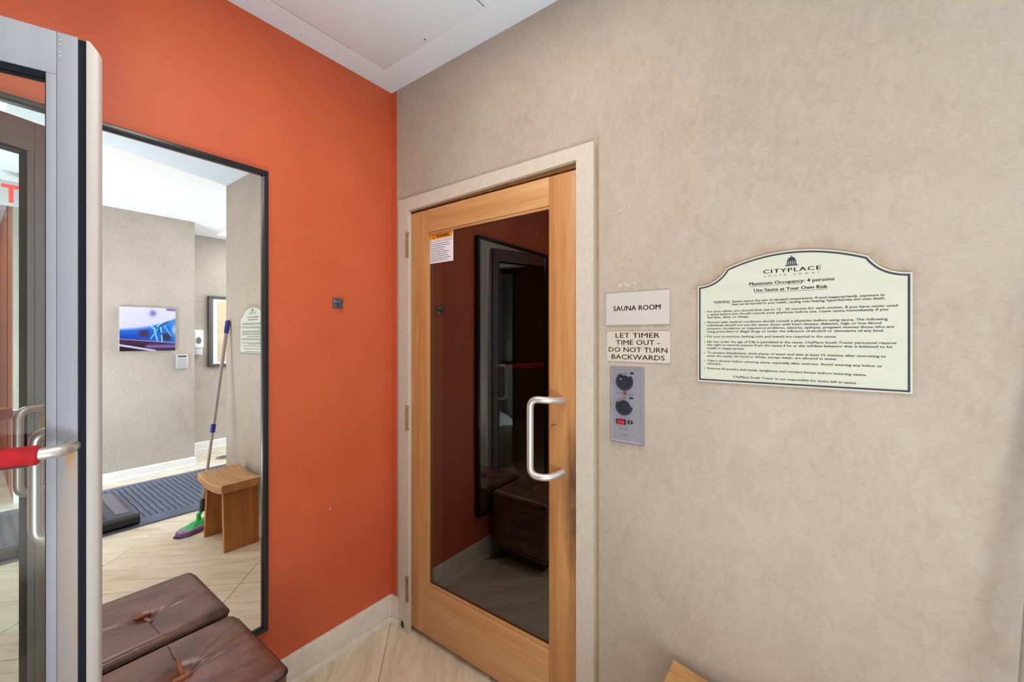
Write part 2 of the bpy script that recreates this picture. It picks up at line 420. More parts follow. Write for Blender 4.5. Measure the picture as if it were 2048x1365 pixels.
structure('ceiling', P([(-0.12, -2.16), (1.56, -2.16), (2.172, 0.0), (2.172, 0.12), (-0.12, 0.12)], lambda u, v, d: (u, v, d), H, H+0.1), M['ceiling'], 'grey white plaster ceiling above the sauna door', 'ceiling', smooth=0)
structure('ceiling_hall', P([(1.56, -2.16), (6.42, -2.16), (6.42, 3.2), (2.06, 3.2), (2.06, 0.12), (2.172, 0.12), (2.172, 0.0)], lambda u, v, d: (u, v, d), H2, H2+0.1), M['ceiling_white'], 'bright white ceiling seen in the mirror', 'ceiling', smooth=0)
structure('ceiling_entry', B(-0.12, 6.42, -4.42, -2.16, H2, H2+0.1), M['ceiling'], 'ceiling beyond the entrance', 'ceiling', smooth=0)

# baseboards
def baseboard(name, pts, label, mat=None, h=0.13, t=0.014):
    """profile swept along an axis-aligned run; pts = (x0,y0,x1,y1, outward nx,ny)"""
    root = None
    bmA, bmB = bmesh.new(), bmesh.new()
    for (x0, y0, x1, y1, nx, ny) in pts:
        def f(u, v, d, x0=x0, y0=y0, x1=x1, y1=y1, nx=nx, ny=ny):
            L = math.hypot(x1-x0, y1-y0); return (x0+(x1-x0)*d/L+nx*u, y0+(y1-y0)*d/L+ny*u, v)
        L = math.hypot(x1-x0, y1-y0)
        prism(bmA, [(0, .028), (t, .028), (t, h-.014), (t-.003, h-.006), (t-.008, h), (0, h)], f, 0, L)
        prism(bmB, [(0, 0), (t+.010, 0), (t+.010, .022), (t+.006, .028), (0, .028)], f, 0, L)
    root = structure(name, bmA, mat or M['base'], label, 'baseboard')
    obj('base_shoe', bmB, mat or M['base'], root)
    return root
baseboard('baseboard_left', [(0, -4.2, 0, -0.0, 1, 0), (0.0, 0, 0.078, 0, 0, -1)], 'pale stone baseboard under the orange wall')
baseboard('baseboard_back', [(1.125, 0, 2.18, 0, 0, -1)], 'pale stone baseboard under the beige wall right of the sauna door')
baseboard('baseboard_right', [(3.82, -1.02, 3.82, 0.25, -1, 0), (3.806, 0.25, 3.94, 0.25, 0, 1)], 'white baseboard under the wall with the blue picture', M['white'], 0.10)
baseboard('baseboard_far', [(4.48, 0.25, 4.48, 3.0, -1, 0)], 'white baseboard under the farthest wall in the mirror', M['white'], 0.11)

# door casing and jamb of the sauna door
casing = thing('trim_1', 'cream painted casing around the sauna door', 'door casing', (0.6, 0, 0), kind='structure')
cz = 2.08
obj('casing_side', P([(.080, 0), (.150, 0), (.150, 2.019), (.080, cz)], onwall, 0.0, .020), M['trim'], casing)
obj('casing_side', P([(1.045, 0), (1.111, 0), (1.111, cz), (1.045, 2.033)], onwall, 0.0, .020), M['trim'], casing)
obj('casing_head', P([(.080, cz), (.150, 2.019), (1.045, 2.033), (1.111, cz)], onwall, 0.0, .0195), M['trim'], casing)
M['chip'] = simple('dirty_chip', (60, 52, 46), 0.9, var=0.5, scale=200)
obj('chipped_spot', P([(.098, .022), (.112, .012), (.122, .020), (.119, .040), (.108, .052), (.100, .040)], onwall, .019, .0212), M['chip'], casing)
jamb = thing('trim_2', 'wooden jamb lining the sauna door opening', 'door jamb', (0.6, 0.05, 0), kind='structure')
M['jamb'] = wood('jamb_wood', (120, 80, 48), (160, 112, 70), 'Z')
obj('jamb_side', B(L0, .132, 0.001, .119, 0, 2.015), M['jamb'], jamb)
obj('jamb_side', B(1.066, L1, 0.001, .119, 0, 2.015), M['jamb'], jamb)
obj('jamb_head', B(L0, L1, 0.001, .119, 2.016, LZ), M['jamb'], jamb)

# ------------------------------------------------------------------ sauna cabin behind the door
cab = thing('sauna_cabin', 'dark timber sauna cabin behind the smoked glass door', 'sauna cabin', (0.9, 1.0, 0), kind='structure')
for k in range(15):
    z0 = 0.02+k*0.145
    obj('wall_plank', B(0.0, 2.04, 1.75, 1.775, z0, z0+.141, bevel=.004, seg=1), M['cedar_dark'], cab)
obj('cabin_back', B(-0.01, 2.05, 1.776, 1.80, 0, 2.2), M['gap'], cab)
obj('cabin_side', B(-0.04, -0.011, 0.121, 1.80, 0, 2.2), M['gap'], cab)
obj('cabin_side', B(2.02, 2.05, 0.14, 1.74, 0, 2.2), M['cedar_dark'], cab)
obj('cabin_floor', B(-0.01, 2.04, 0.121, 1.78, 0.001, 0.012), M['cedar_dark'], cab)
obj('cabin_ceiling', B(-0.01, 2.05, 0.121, 1.78, 2.2, 2.23), M['cedar_dark'], cab)
for k in range(5):
    obj('bench_slat', B(0.03, 2.0, 1.20+k*.108, 1.30+k*.108, .44, .47, bevel=.004, seg=1), M['cedar_dark'], cab)
obj('bench_front', B(0.03, 2.0, 1.21, 1.235, .34, .44), M['cedar_dark'], cab)

# ------------------------------------------------------------------ sauna door
DX = 0.138
sd = thing('door_1', 'light wooden sauna door with smoked glass pane and steel pull', 'door', (DX, 0, 0), kind='structure')
G0, G1, Z0, Z1 = .266, .923, .262, 1.902
obj('stile', B(DX, G0, 0, .045, .030, 2.008, bevel=.0015), M['cedar_v'], sd)
obj('stile', B(G1, 1.060, 0, .045, .030, 2.008, bevel=.0015), M['cedar_stained'], sd, label='door stile with a dark worn stain beside the pull')
obj('top_rail', B(G0+.0006, G1-.0006, .0004, .045, Z1, 2.008, bevel=.001), M['cedar_h'], sd)
obj('bottom_rail', B(G0+.0006, G1-.0006, .0004, .045, .030, Z0, bevel=.001), M['cedar_h'], sd)
bd = bmesh.new()
obj('glass_stop', B(G0, G1, .0045, .015, Z0, Z0+.012, bevel=.003), M['cedar_h'], sd)
obj('glass_stop', B(G0, G1, .0045, .015, Z1-.010, Z1, bevel=.003), M['cedar_h'], sd)
pane = obj('glass_pane', B(G0, G1, .016, .021, Z0, Z1), M['smoked'], sd, smooth=0, label='smoked glass pane')
for (a, c) in ((.2605, .2675), (.9215, .9285)): obj('inner_stop', B(a, c, .0452, .092, Z0, Z1), M['cedar_v'], sd)
# pull handle
hp = obj('pull_handle', T([(.985, .002, 1.189), (.955, -.052, 1.193), (.890, -.074, 1.196), (.890, -.074, .922), (.955, -.056, .918), (.985, .002, .932)], .0128, 16, .045), M['steel'], sd, label='satin steel offset pull')
sb = bmesh.new()
for (x, z) in ((.937, 1.093), (.944, 1.098), (.950, 1.098)): disc(sb, x, z, .0022, onwall, .0, .0012, 10)
obj('screw_holes', sb, M['gap'], sd)
for zc in (1.857, 1.031, .215):
    hb = T([(.1475, -.0235, zc-.044), (.1475, -.0235, zc+.044)], .0062, 12)
    hg = obj('hinge', hb, M['brass'], sd)
    lb_ = bmesh.new(); box(lb_, .1405, .1475, -.0165, .0, zc-.045, zc+.045); obj('hinge_leaf', lb_, M['brass'], hg)
    kb = bmesh.new()
    for dz in (-.052, .052): tube(kb, [(.1475, -.0235, zc+dz-.006), (.1475, -.0235, zc+dz+.006)], .0074, 12)
    for dz in (-.018, .018): tube(kb, [(.1475, -.0235, zc+dz-.0012), (.1475, -.0235, zc+dz+.0012)], .0070, 12)
    obj('hinge_knuckle', kb, M['brass'], hg)
# warning sticker on the pane
onglass = lambda u, v, d: (u, .0158-d, v)
M['sticker'] = simple('sticker_white', (232, 230, 238), 0.4, var=0.01)
M['sticker_orange'] = simple('sticker_orange', (236, 150, 34), 0.4, var=0.02)
M['ink_black'] = simple('black_ink', (30, 26, 26), 0.6); M['ink_grey'] = simple('grey_ink', (106, 104, 116), 0.6)
st = obj('warning_sticker', P([(.258, 1.758), (.416, 1.758), (.416, 1.897), (.258, 1.897)], onglass, 0, .0006), M['sticker'], sd, label='white warning sticker with an orange header')
b = bmesh.new(); rule(b, .264, .411, 1.867, 1.8925, onglass, .0009); obj('sticker_header', b, M['sticker_orange'], st, smooth=0)
b = bmesh.new(); bold(b, 'WARNING', .306, .394, 1.8725, .0145, onglass, .0012, .0007)
for q in ([(.282, 1.872), (.300, 1.872), (.298, 1.8745), (.285, 1.8745)], [(.282, 1.872), (.285, 1.8745), (.2915, 1.8835), (.291, 1.888)], [(.300, 1.872), (.291, 1.888), (.2905, 1.8835), (.297, 1.8745)], [(.2902, 1.8765), (.2918, 1.8765), (.2918, 1.881), (.2902, 1.881)]):
    b.faces.new([b.verts.new(onglass(*p, .0012)) for p in q])
obj('sticker_heading', b, M['ink_black'], st, smooth=0)
b = bmesh.new(); write(b, 'REDUCE THE RISK OF OVERHEATING', .264, .410, 1.852, .0098, onglass, .0009, .0)
obj('sticker_subheading', b, M['ink_grey'], st, smooth=0)
b = bmesh.new(); z = 1.8435                       # the small print is too fine to read: broken strokes
for w in (.118, .126, .098, .086, .124, .108, .114, .130, .114):
    x = .270
    while x < .270+w:
        s = random.uniform(.006, .016); rule(b, x, min(x+s, .270+w), z, z+.0034, onglass, .0009); x += s+.0022
    z -= .0095
sp_ = obj('sticker_small_print', b, M['ink_grey'], st, smooth=0); sp_['kind'] = 'stuff'

# ------------------------------------------------------------------ signs on the back wall
plate = thing('name_plate', 'white plastic plate reading SAUNA ROOM, above the cream timer plate', 'sign', (1.253, 0, 1.458))
obj('plate', P([(1.150, 1.458), (1.356, 1.458), (1.356, 1.563), (1.150, 1.563)], onwall, 0.0002, .006), M['plate'], plate)
b = bmesh.new(); bold(b, 'SAUNA ROOM', 1.176, 1.329, 1.5035, .0155, onwall, .0064, .0005); obj('lettering', b, M['ink'], plate, smooth=0)
plate2 = thing('timer_plate', 'cream plastic plate reading LET TIMER TIME OUT, between white plate and control panel', 'sign', (1.255, 0, 1.337))
obj('plate', P([(1.152, 1.338), (1.357, 1.338), (1.357, 1.4365), (1.152, 1.4365)], onwall, 0.0002, .004), M['plate_cream'], plate2)
b = bmesh.new()
for s, a, c, z in (('LET TIMER', 1.183, 1.326, 1.4158), ('TIME OUT -', 1.184, 1.326, 1.3930), ('DO NOT TURN', 1.159, 1.349, 1.3695), ('BACKWARDS', 1.169, 1.341, 1.3455)):
    bold(b, s, a, c, z, .0150, onwall, .0044, .0002)
obj('lettering', b, M['ink'], plate2, smooth=0)

sign = thing('rules_sign', 'large arched pale sign with navy border listing the sauna rules', 'sign', (1.6635, 0, 1.289))
obj('sign_board', P(SIGN, onwall, 0.0002, .006), M['sign'], sign)
def inset(poly, d):
    n = len(poly); out = []
    for i in range(n):
        p0, p1, p2 = Vector(poly[i-1]), Vector(poly[i]), Vector(poly[(i+1) % n])
        e1, e2 = (p1-p0).normalized(), (p2-p1).normalized()
        n1, n2 = Vector((e1.y, -e1.x)), Vector((e2.y, -e2.x)); m = (n1+n2); m = m/max(0.35, m.dot(n1)*1.0) if m.length > 1e-6 else n1
        out.append(tuple(p1+m*d))
    return out
b = bmesh.new(); o1, o2 = inset(SIGN, .0036), inset(SIGN, .0080); n = len(SIGN)
va = [b.verts.new(onwall(u, v, .0064)) for u, v in o1]; vb = [b.verts.new(onwall(u, v, .0064)) for u, v in o2]
for i in range(n): b.faces.new([va[i], va[(i+1) % n], vb[(i+1) % n], vb[i]])
obj('border', b, M['ink_blue'], sign, smooth=0)
b = bmesh.new(); d = .0064                         # domed pavilion emblem
ex, ez = 1.6635, 1.6045
rule(b, ex-.0135, ex+.0135, ez-.001, ez+.0022, onwall, d); rule(b, ex-.011, ex+.011, ez+.0030, ez+.0045, onwall, d)
for dx in (-.0088, -.0045, .0, .0045, .0088): rule(b, ex+dx-.0013, ex+dx+.0013, ez+.0045, ez+.0110, onwall, d)
rule(b, ex-.0105, ex+.0105, ez+.0110, ez+.0130, onwall, d)
b.faces.new([b.verts.new(onwall(ex+.0088*math.cos(math.pi*k/12), ez+.0134+.0088*math.sin(math.pi*k/12), d)) for k in range(13)])
rule(b, ex-.0012, ex+.0012, ez+.0222, ez+.0260, onwall, d)
obj('emblem', b, M['ink_blue'], sign, smooth=0)
b = bmesh.new()
bold(b, 'CITYPLACE', 1.6005, 1.7245, 1.5885, .0098, onwall, d, .0003, spacing=1.15)
write(b, 'south tower', 1.602, 1.7225, 1.5795, .0050, onwall, d, .0, 1.9)
obj('name_lettering', b, M['ink'], sign, smooth=0)
b = bmesh.new()
bold(b, 'Maximum Occupancy: 4 persons', 1.568, 1.751, 1.5590, .0084, onwall, d, .0004); rule(b, 1.568, 1.685, 1.5555, 1.5562, onwall, d)
bold(b, 'Use Sauna at Your Own Risk', 1.579, 1.738, 1.5410, .0084, onwall, d, .0004); rule(b, 1.579, 1.738, 1.5375, 1.5382, onwall, d)
obj('heading_lettering', b, M['ink'], sign, smooth=0)
b = bmesh.new()
for s, x0, x1, z in (
  ('WARNING:', 1.479, 1.521, 1.5150), ('Saunas expose the user to elevated temperatures. If used inappropriately, exposure to', 1.526, 1.844, 1.5150),
  ('heat can be harmful to your health, causing over heating, hyperthermia and even death.', 1.526, 1.845, 1.5070),
  ('For your safety, you should limit use to 15 - 20 minutes for each session. If you have never used', 1.462, 1.866, 1.4890),
  ('a sauna before you should consult your physician before use. Leave sauna immediately if you', 1.462, 1.850, 1.4805),
  ('feel faint, dizzy, or sleepy.', 1.462, 1.567, 1.4720),
  ('Persons with medical conditions should consult a physician before using sauna. The following', 1.462, 1.849, 1.4580),
  ('individuals should not use the sauna: those with heart disease, diabetes, high or low blood', 1.462, 1.838, 1.4490),
  ('pressure, circulatory or respiratory problems, seizures, epilepsy, pregnant women those who are', 1.462, 1.860, 1.4400),
  ('using prescribed or illegal drugs or under the influence of alcohol or stimulants of any kind.', 1.462, 1.843, 1.4310),
  ('For your protection, bathing suits and towels are required in the sauna.', 1.462, 1.756, 1.4170),
  ('No one under the age of (18) is permitted in the sauna. CityPlace South Tower personnel reserve', 1.462, 1.864, 1.4020),
  ('the right to remove anyone from the sauna if he or she exhibits behavior that is believed to be', 1.462, 1.857, 1.3930),
  ('unsafe or inappropriate.', 1.462, 1.556, 1.3835),
  ('To prevent dehydration, drink plenty of water and wait at least 15 minutes after exercising to', 1.462, 1.846, 1.3705),
  ('enter the sauna. No food or drinks, except water, are allowed in sauna.', 1.462, 1.756, 1.3615),
  ('Take a shower before entering sauna, especially after exercise. Avoid wearing any lotion or', 1.462, 1.840, 1.3475),
  ('ointment.', 1.462, 1.498, 1.3390),
  ('Remove all jewelry and metal, eyeglasses and contact lenses before entering sauna.', 1.462, 1.812, 1.3255),
  ('CityPlace South Tower is not responsible for items left in sauna.', 1.529, 1.794, 1.3050)):
    bold(b, s, x0, x1, z, .0056, onwall, d, .00022)
rule(b, 1.479, 1.521, 1.5132, 1.5137, onwall, d)
for z in (1.4890, 1.4580, 1.4170, 1.4020, 1.3705, 1.3475, 1.3255): disc(b, 1.4545, z+.0025, .0014, onwall, .0062, d, 8)
obj('rules_lettering', b, M['ink'], sign, smooth=0)

# old glue residue on the wallpaper
M['glue'] = simple('dried_glue', (194, 184, 170), 0.7)
for (x, z, w, h) in ((1.144, 1.828, .018, .004), (1.182, 1.829, .008, .004), (1.192, 1.832, .012, .005), (1.206, 1.836, .010, .003), (1.224, 1.833, .006, .010), (1.286, 1.839, .014, .004),
                     (1.190, 1.581, .016, .013), (1.208, 1.586, .014, .010), (1.212, 1.581, .020, .008), (1.236, 1.588, .014, .009), (1.258, 1.594, .005, .008)):
    pl = []
    for k in range(9):
        a = 2*math.pi*k/9; rr = random.uniform(.75, 1.1); pl.append((x+w/2+w/2*rr*math.cos(a), z+h/2+h/2*rr*math.sin(a)+.075*w*math.cos(a)))
    obj('glue_fleck', P(pl, onwall, 0.0001, .0006), M['glue'], WALL)

# ------------------------------------------------------------------ sauna control panel
cp = thing('control_panel', 'metal sauna control panel with two black dials and red switch', 'control panel', (1.2205, 0, 1.071))
x0, x1, z0, z1 = 1.1645, 1.2775, 1.072, 1.3205
b = bmesh.new()                                   # flat plate with a raised bevelled rim
def ring(i, d): return [b.verts.new(onwall(u, v, d)) for u, v in ((x0+i, z0+i), (x1-i, z0+i), (x1-i, z1-i), (x0+i, z1-i))]
rs = [ring(0, .0002), ring(0, .004), ring(.005, .012), ring(.0075, .012), ring(.009, .0105)]
for a, c in zip(rs, rs[1:]):
    for k in range(4): b.faces.new([a[k], a[(k+1) % 4], c[(k+1) % 4], c[k]])
b.faces.new(rs[-1]); b.faces.new(rs[0][::-1])
obj('face_plate', b, M['panelmetal'], cp)
for (cx, cz, a0, nm) in ((1.2160, 1.2730, 118, 'timer_dial'), (1.2145, 1.1925, 150, 'heat_dial')):
    pl = [(cx+.0285*math.cos(R(a)), cz+.0285*math.sin(R(a))) for a in range(a0, a0+290 if nm == 'timer_dial' else a0+215, 8)]
    pl += [(cx+.020*math.cos(R(a)), cz+.020*math.sin(R(a))) for a in range((a0+290) if nm == 'timer_dial' else a0+218, a0+360, 8)]
    dl = obj(nm, P(pl, onwall, .0106, .0135), M['dial'], cp)
    kb = bmesh.new(); disc(kb, cx, cz, .0188, onwall, .0136, .020, 28); disc(kb, cx, cz, .0165, onwall, .020, .030, 28)
    kn = obj('knob', kb, M['dial'], dl, smooth=30)
    tb = bmesh.new()
    for a in range(a0+10, a0+215, 18):
        ca, sa = math.cos(R(a)), math.sin(R(a)); r0, r1 = .0215, .0270
        tb.faces.new([tb.verts.new(onwall(cx+rr*ca-w*sa, cz+rr*sa+w*ca, .0138)) for rr, w in ((r0, -.0005), (r1, -.0005), (r1, .0005), (r0, .0005))])
    obj('dial_marks', tb, M['panelmetal'], dl, smooth=0)
pb = bmesh.new(); disc(pb, 1.2105, 1.2830, .0022, onwall, .0300, .0306, 10); obj('pointer_dot', pb, M['plate'], cp)
b = bmesh.new(); disc(b, 1.2180, 1.2355, .0050, onwall, .0106, .0150, 16); obj('pilot_lamp', b, simple('amber_lens', (140, 76, 50), 0.3), cp, label='amber pilot lamp')
b = bmesh.new(); box(b, 1.1880, 1.2210, -.0135, -.0106, 1.1350, 1.1500); sw = obj('switch_surround', b, M['dial'], cp)
obj('rocker_switch', B(1.1935, 1.2160, -.0170, -.0136, 1.1370, 1.1480, bevel=.001), simple('red_rocker', (206, 30, 44), 0.35), sw, label='red rocker switch')
lb = obj('label_tag', B(1.2265, 1.2430, -.0118, -.0106, 1.1385, 1.1490), M['dial'], cp)
b = bmesh.new(); disc(b, 1.2350, 1.1438, .0024, onwall, .0118, .0122, 10); obj('tag_mark', b, M['plate'], lb)
obj('label_tag', B(1.2340, 1.2460, -.0112, -.0106, 1.2985, 1.3045), M['dial'], cp)
obj('label_tag', B(1.2315, 1.2445, -.0112, -.0106, 1.2185, 1.2245), M['dial'], cp)
for (x, z) in ((1.1785, 1.288), (1.2625, 1.286), (1.1765, 1.107), (1.2620, 1.105)):
    b = bmesh.new(); disc(b, x, z, .0034, onwall, .0106, .0128, 14); obj('screw', b, M['steel'], cp)
b = bmesh.new(); write(b, 'TIME', 1.2135, 1.2265, 1.2985, .0048, onwall, .0108); obj('dial_lettering', b, M['ink'], cp, smooth=0)
b = bmesh.new(); write(b, 'TEMP', 1.2080, 1.2250, 1.2195, .0048, onwall, .0108); obj('dial_lettering', b, M['ink'], cp, smooth=0)
for (u, v, z) in ((1.189, 1.207, 1.2335), (1.228, 1.250, 1.2320), (1.200, 1.229, 1.1185), (1.204, 1.225, 1.0985)):
    b = bmesh.new(); x = u
    while x < v: rule(b, x, min(x+.0036, v), z, z+.0030, onwall, .0108); x += .0046
    fp_ = obj('fine_print', b, M['ink_grey'], cp, smooth=0); fp_['kind'] = 'stuff'

# ------------------------------------------------------------------ ceiling access panel
ap = thing('access_panel', 'square access panel set in the grey white ceiling', 'access panel', (0.43, -0.44, H-.002))
X0, X1, Y0, Y1 = .128, .732, -.74, -.136
b = bmesh.new()
for (a, c, e, g) in ((X0-.022, X1+.022, Y1, Y1+.022), (X0-.022, X1+.022, Y0-.022, Y0), (X0-.022, X0, Y0, Y1), (X1, X1+.022, Y0, Y1)): box(b, a, c, e, g, H-.003, H+.001)
obj('panel_frame', b, M['ceiling'], ap)
b = bmesh.new(); box(b, X0, X0+.004, Y0, Y1-.17, H-.0012, H+.001); box(b, X1-.004, X1, Y0, Y1-.003, H-.0012, H+.001); box(b, X0, X1, Y0, Y0+.004, H-.0012, H+.001)
obj('shadow_gap', b, M['gap'], ap, smooth=0)
obj('panel_leaf', B(X0+.004, X1-.004, Y0+.004, Y1-.001, H-.004, H+.001, bevel=.001), M['ceiling'], ap)
b = bmesh.new(); box(b, .421, .431, -.160, -.156, H-.0046, H-.0038); obj('latch_slot', b, M['gap'], ap)

# ------------------------------------------------------------------ mirror on the left wall
MY0, MY1, MZ0, MZ1 = -1.405, -.589, .292, 2.053
mr = thing('wall_mirror', 'tall mirror in a thin black frame on the orange wall', 'mirror', (0.0, (MY0+MY1)/2, MZ0))
obj('mirror_glass', B(.002, .020, MY0+.014, MY1-.014, MZ0+.014, MZ1-.014), M['mirror'], mr, smooth=0)
fw, fd = .021, .031
obj('frame_bar', B(.0005, fd, MY0, MY1, MZ1-fw, MZ1, bevel=.003), M['black'], mr)
obj('frame_bar', B(.0005, fd, MY0, MY1, MZ0, MZ0+fw, bevel=.003), M['black'], mr)
obj('frame_bar', B(.0005, fd, MY1-fw, MY1, MZ0+fw, MZ1-fw, bevel=.003), M['black'], mr)
obj('frame_bar', B(.0005, fd, MY0, MY0+fw, MZ0+fw, MZ1-fw, bevel=.003), M['black'], mr)

# ------------------------------------------------------------------ robe hook on the orange wall
hk = thing('robe_hook', 'small square chrome robe hook on the orange wall', 'hook', (0, -.290, 1.545))
M['chrome'] = simple('dull_chrome', (120, 126, 140), 0.25, 0.9)
obj('back_plate', B(.0002, .007, -.314, -.268, 1.545, 1.590, bevel=.0015), M['chrome'], hk)
b = bmesh.new(); box(b, .0072, .034, -.300, -.284, 1.560, 1.571, bevel=.002); box(b, .027, .035, -.300, -.284, 1.560, 1.585, bevel=.002)
obj('hook_arm', b, M['chrome'], hk)
obj('hook_lip', B(.0072, .010, -.312, -.270, 1.572, 1.576, bevel=.001), M['steel'], hk)

obj('paint_nick', P([(-.329, .660), (-.324, .658), (-.321, .664), (-.324, .670), (-.328, .668)], lambda u, v, d: (d, u, v), .0001, .0006), M['glue'], LEFT)

# ------------------------------------------------------------------ leather ottoman in front of the mirror
OX0, OX1, OY0, OY1 = .037, .452, -1.078, -.706
def rbox(x0, x1, y0, y1, z0, z1, r, n, fn=None):
    """rounded, evenly gridded box: points of a cube grid pulled onto a rounded box"""
    bm = bmesh.new(); V = {}; c = Vector(((x0+x1)/2, (y0+y1)/2, (z0+z1)/2)); h = Vector(((x1-x0)/2, (y1-y0)/2, (z1-z0)/2))
    def v(i, j, k):
        if (i, j, k) not in V:
            p = Vector(((2*i/n-1)*h.x, (2*j/n-1)*h.y, (2*k/n-1)*h.z))
            q = Vector([max(-(h[a]-r), min(h[a]-r, p[a])) for a in range(3)])
            dd = p-q; p = q+dd.normalized()*r if dd.length > 1e-9 else p
            p = p+c
            V[(i, j, k)] = bm.verts.new(fn(p) if fn else p)
        return V[(i, j, k)]
    for a in range(n):
        for e in range(n):
            for (f) in (lambda u, w: (u, w, 0), lambda u, w: (u, w, n), lambda u, w: (u, 0, w), lambda u, w: (u, n, w), lambda u, w: (0, u, w), lambda u, w: (n, u, w)):
                bm.faces.new([v(*f(a, e)), v(*f(a+1, e)), v(*f(a+1, e+1)), v(*f(a, e+1))])
    return bm
BX, BY, BZ = .222, -.905, .436
def otto(p):
    k = max(0.0, (p.z-.36)/(BZ-.36)); x, y = p.x-BX, p.y-BY; dd = math.hypot(x, y)
    z = p.z+k*(.006*(1-(x/.21)**2)*(1-(y/.19)**2) - .016*math.exp(-(dd/.030)**2) - .009*math.exp(-(dd/.085)**2))
    for (ang, wd, dp) in ((96, .0075, .013), (80, .0075, .008), (-84, .008, .013), (-102, .007, .007), (118, .008, .005)):
        ca, sa = math.cos(R(ang)), math.sin(R(ang)); al = x*ca+y*sa; ac = -x*sa+y*ca-.12*al*al
        if al > 0: z -= k*dp*math.exp(-(ac/wd)**2)*math.exp(-al/.12)*(1-math.exp(-al/.035))
    p.z = z
    return p
ot = thing('leather_ottoman', 'square brown leather ottoman with tufted centre, against the mirror', 'ottoman', (.24, -.89, 0))
obj('cushion', rbox(OX0, OX1, OY0, OY1, .075, BZ, .030, 84, otto), M['leather'], ot, smooth=80)
obj('plinth', B(OX0+.03, OX1-.06, OY0+.05, OY1-.06, 0.001, .076, bevel=.004), M['leather_dark'], ot)
def rect_path(z, inset_, r=.03):
    a0, a1, b0, b1 = OX0+inset_, OX1-inset_, OY0+inset_, OY1-inset_; out = []
    for (cx, cy, s) in ((a1-r, b1-r, 0), (a0+r, b1-r, 90), (a0+r, b0+r, 180), (a1-r, b0+r, 270)):
        for k in range(6): out.append((cx+r*math.cos(R(s+18*k)), cy+r*math.sin(R(s+18*k)), z))
    return out
obj('welt', tube(bmesh.new(), rect_path(BZ-.024, -.0012), .0032, 8, closed=True), M['leather_dark'], ot)
obj('welt', tube(bmesh.new(), rect_path(.105, -.0005), .0032, 8, closed=True), M['leather_dark'], ot)
for z in (.19, .275, .35): obj('side_seam', tube(bmesh.new(), rect_path(z, -.0002), .0018, 6, closed=True), M['leather_dark'], ot)
sm = []
for k in range(25):
    x = OX0+.012+(BX-.03-OX0-.012)*k/24; q = otto(Vector((x, BY, BZ))); sm.append((x, BY+.0016*math.sin(k*.35), q.z-(.010*max(0, 1-k/3.0))+.0003))
obj('top_seam', tube(bmesh.new(), sm, .0013, 6), M['leather_dark'], ot)
zt = otto(Vector((BX, BY, BZ))).z
tb = obj('tuft_strap', T([(BX-.062, BY+.003, zt+.022), (BX-.036, BY+.001, zt+.013), (BX-.002, BY, zt+.006)], [.004, .0065, .007], 10), M['tan'], ot, label='tan leather tuft strap')
obj('tuft_toggle', T([(BX+.014, BY-.028, zt+.013), (BX+.016, BY-.012, zt+.010), (BX+.016, BY+.006, zt+.010), (BX+.014, BY+.018, zt+.012)], [.004, .0085, .0085, .005], 10), M['tan'], ot, label='tan leather tuft toggle')

# ------------------------------------------------------------------ open glass door on the left
GL = Vector((.3533, -1.1843, 0)); ang = math.atan2(.944, .330)
hinge = GL-Vector((.330, .944, 0)).normalized()*.85
gd = thing('door_2', 'open glass door in a pale aluminium frame with red sleeved push bar', 'door', tuple(hinge), ang, kind='structure')
def D(s, t, z): return (.85+s, -t, z)             # s along the door from the pane's edge, t towards the room
def DB(s0, s1, t0, t1, z0, z1, **k): return B(.85+s0, .85+s1, -t1, -t0, z0, z1, **k)
k = dict(local=True)
obj('free_stile', DB(.0172, .0500, -.045, 0, .012, 2.100, bevel=.001), M['alu_rust'], gd, label='rust-stained free stile', **k)
obj('glazing_bead', DB(0, .0166, -.043, -.001, .104, 2.005, bevel=.001), M['alu'], gd, **k)
obj('gasket', DB(.0500, .0640, -.038, -.004, .012, 2.098), M['rubber'], gd, label='black rubber gasket strip', **k)
nose = [(.0640, 0), (.0700, 0), (.0800, -.004), (.0840, -.011), (.0852, -.0225), (.0840, -.034), (.080, -.041), (.070, -.045), (.0640, -.045)]
b = bmesh.new()
lo = [b.verts.new(D(s, t, .012)) for s, t in nose]; hi = [b.verts.new(D(s, t, 2.099-max(0, s-.069)*1.25)) for s, t in nose]
b.faces.new(lo[::-1]); b.faces.new(hi)
for i in range(len(nose)): b.faces.new([lo[i], lo[(i+1) % len(nose)], hi[(i+1) % len(nose)], hi[i]])
obj('edge_nose', b, M['alu_nose'], gd, label='rounded edge strip', smooth=50, **k)
obj('top_rail', DB(-.78, .0168, -.045, 0, 2.005, 2.100, bevel=.001), M['alu'], gd, **k)
obj('bottom_rail', DB(-.78, .0168, -.045, 0, .012, .104, bevel=.001), M['alu'], gd, **k)
obj('hinge_stile', DB(-.85, -.7805, -.045, 0, .012, 2.100, bevel=.001), M['alu'], gd, **k)
for (t0, t1) in ((-.0195, -.002), (-.043, -.0255)):
    b = bmesh.new()
    for (a, c, e, g) in ((-.7795, -.0004, 1.997, 2.0046), (-.7795, -.0004, .1044, .112), (-.7795, -.772, .112, 1.997), (-.0075 if t0 < -.03 else -.0012, -.0004, .112, 1.997)):
        box(b, .85+a, .85+c, -t1, -t0, e, g)
    obj('glazing_gasket', b, M['rubber'], gd, **k)
obj('glass_pane', DB(-.779, -.0010, -.0250, -.0200, .105, 2.0045), M['clear'], gd, smooth=0, **k)
b = bmesh.new()
for z in (2.083, 2.073, 2.055, 2.046): tube(b, [D(.023, -.001, z), D(.023, .0012, z)], .0018, 8)
obj('rivet', b, M['plate'], gd, **k)
pbz = 1.172
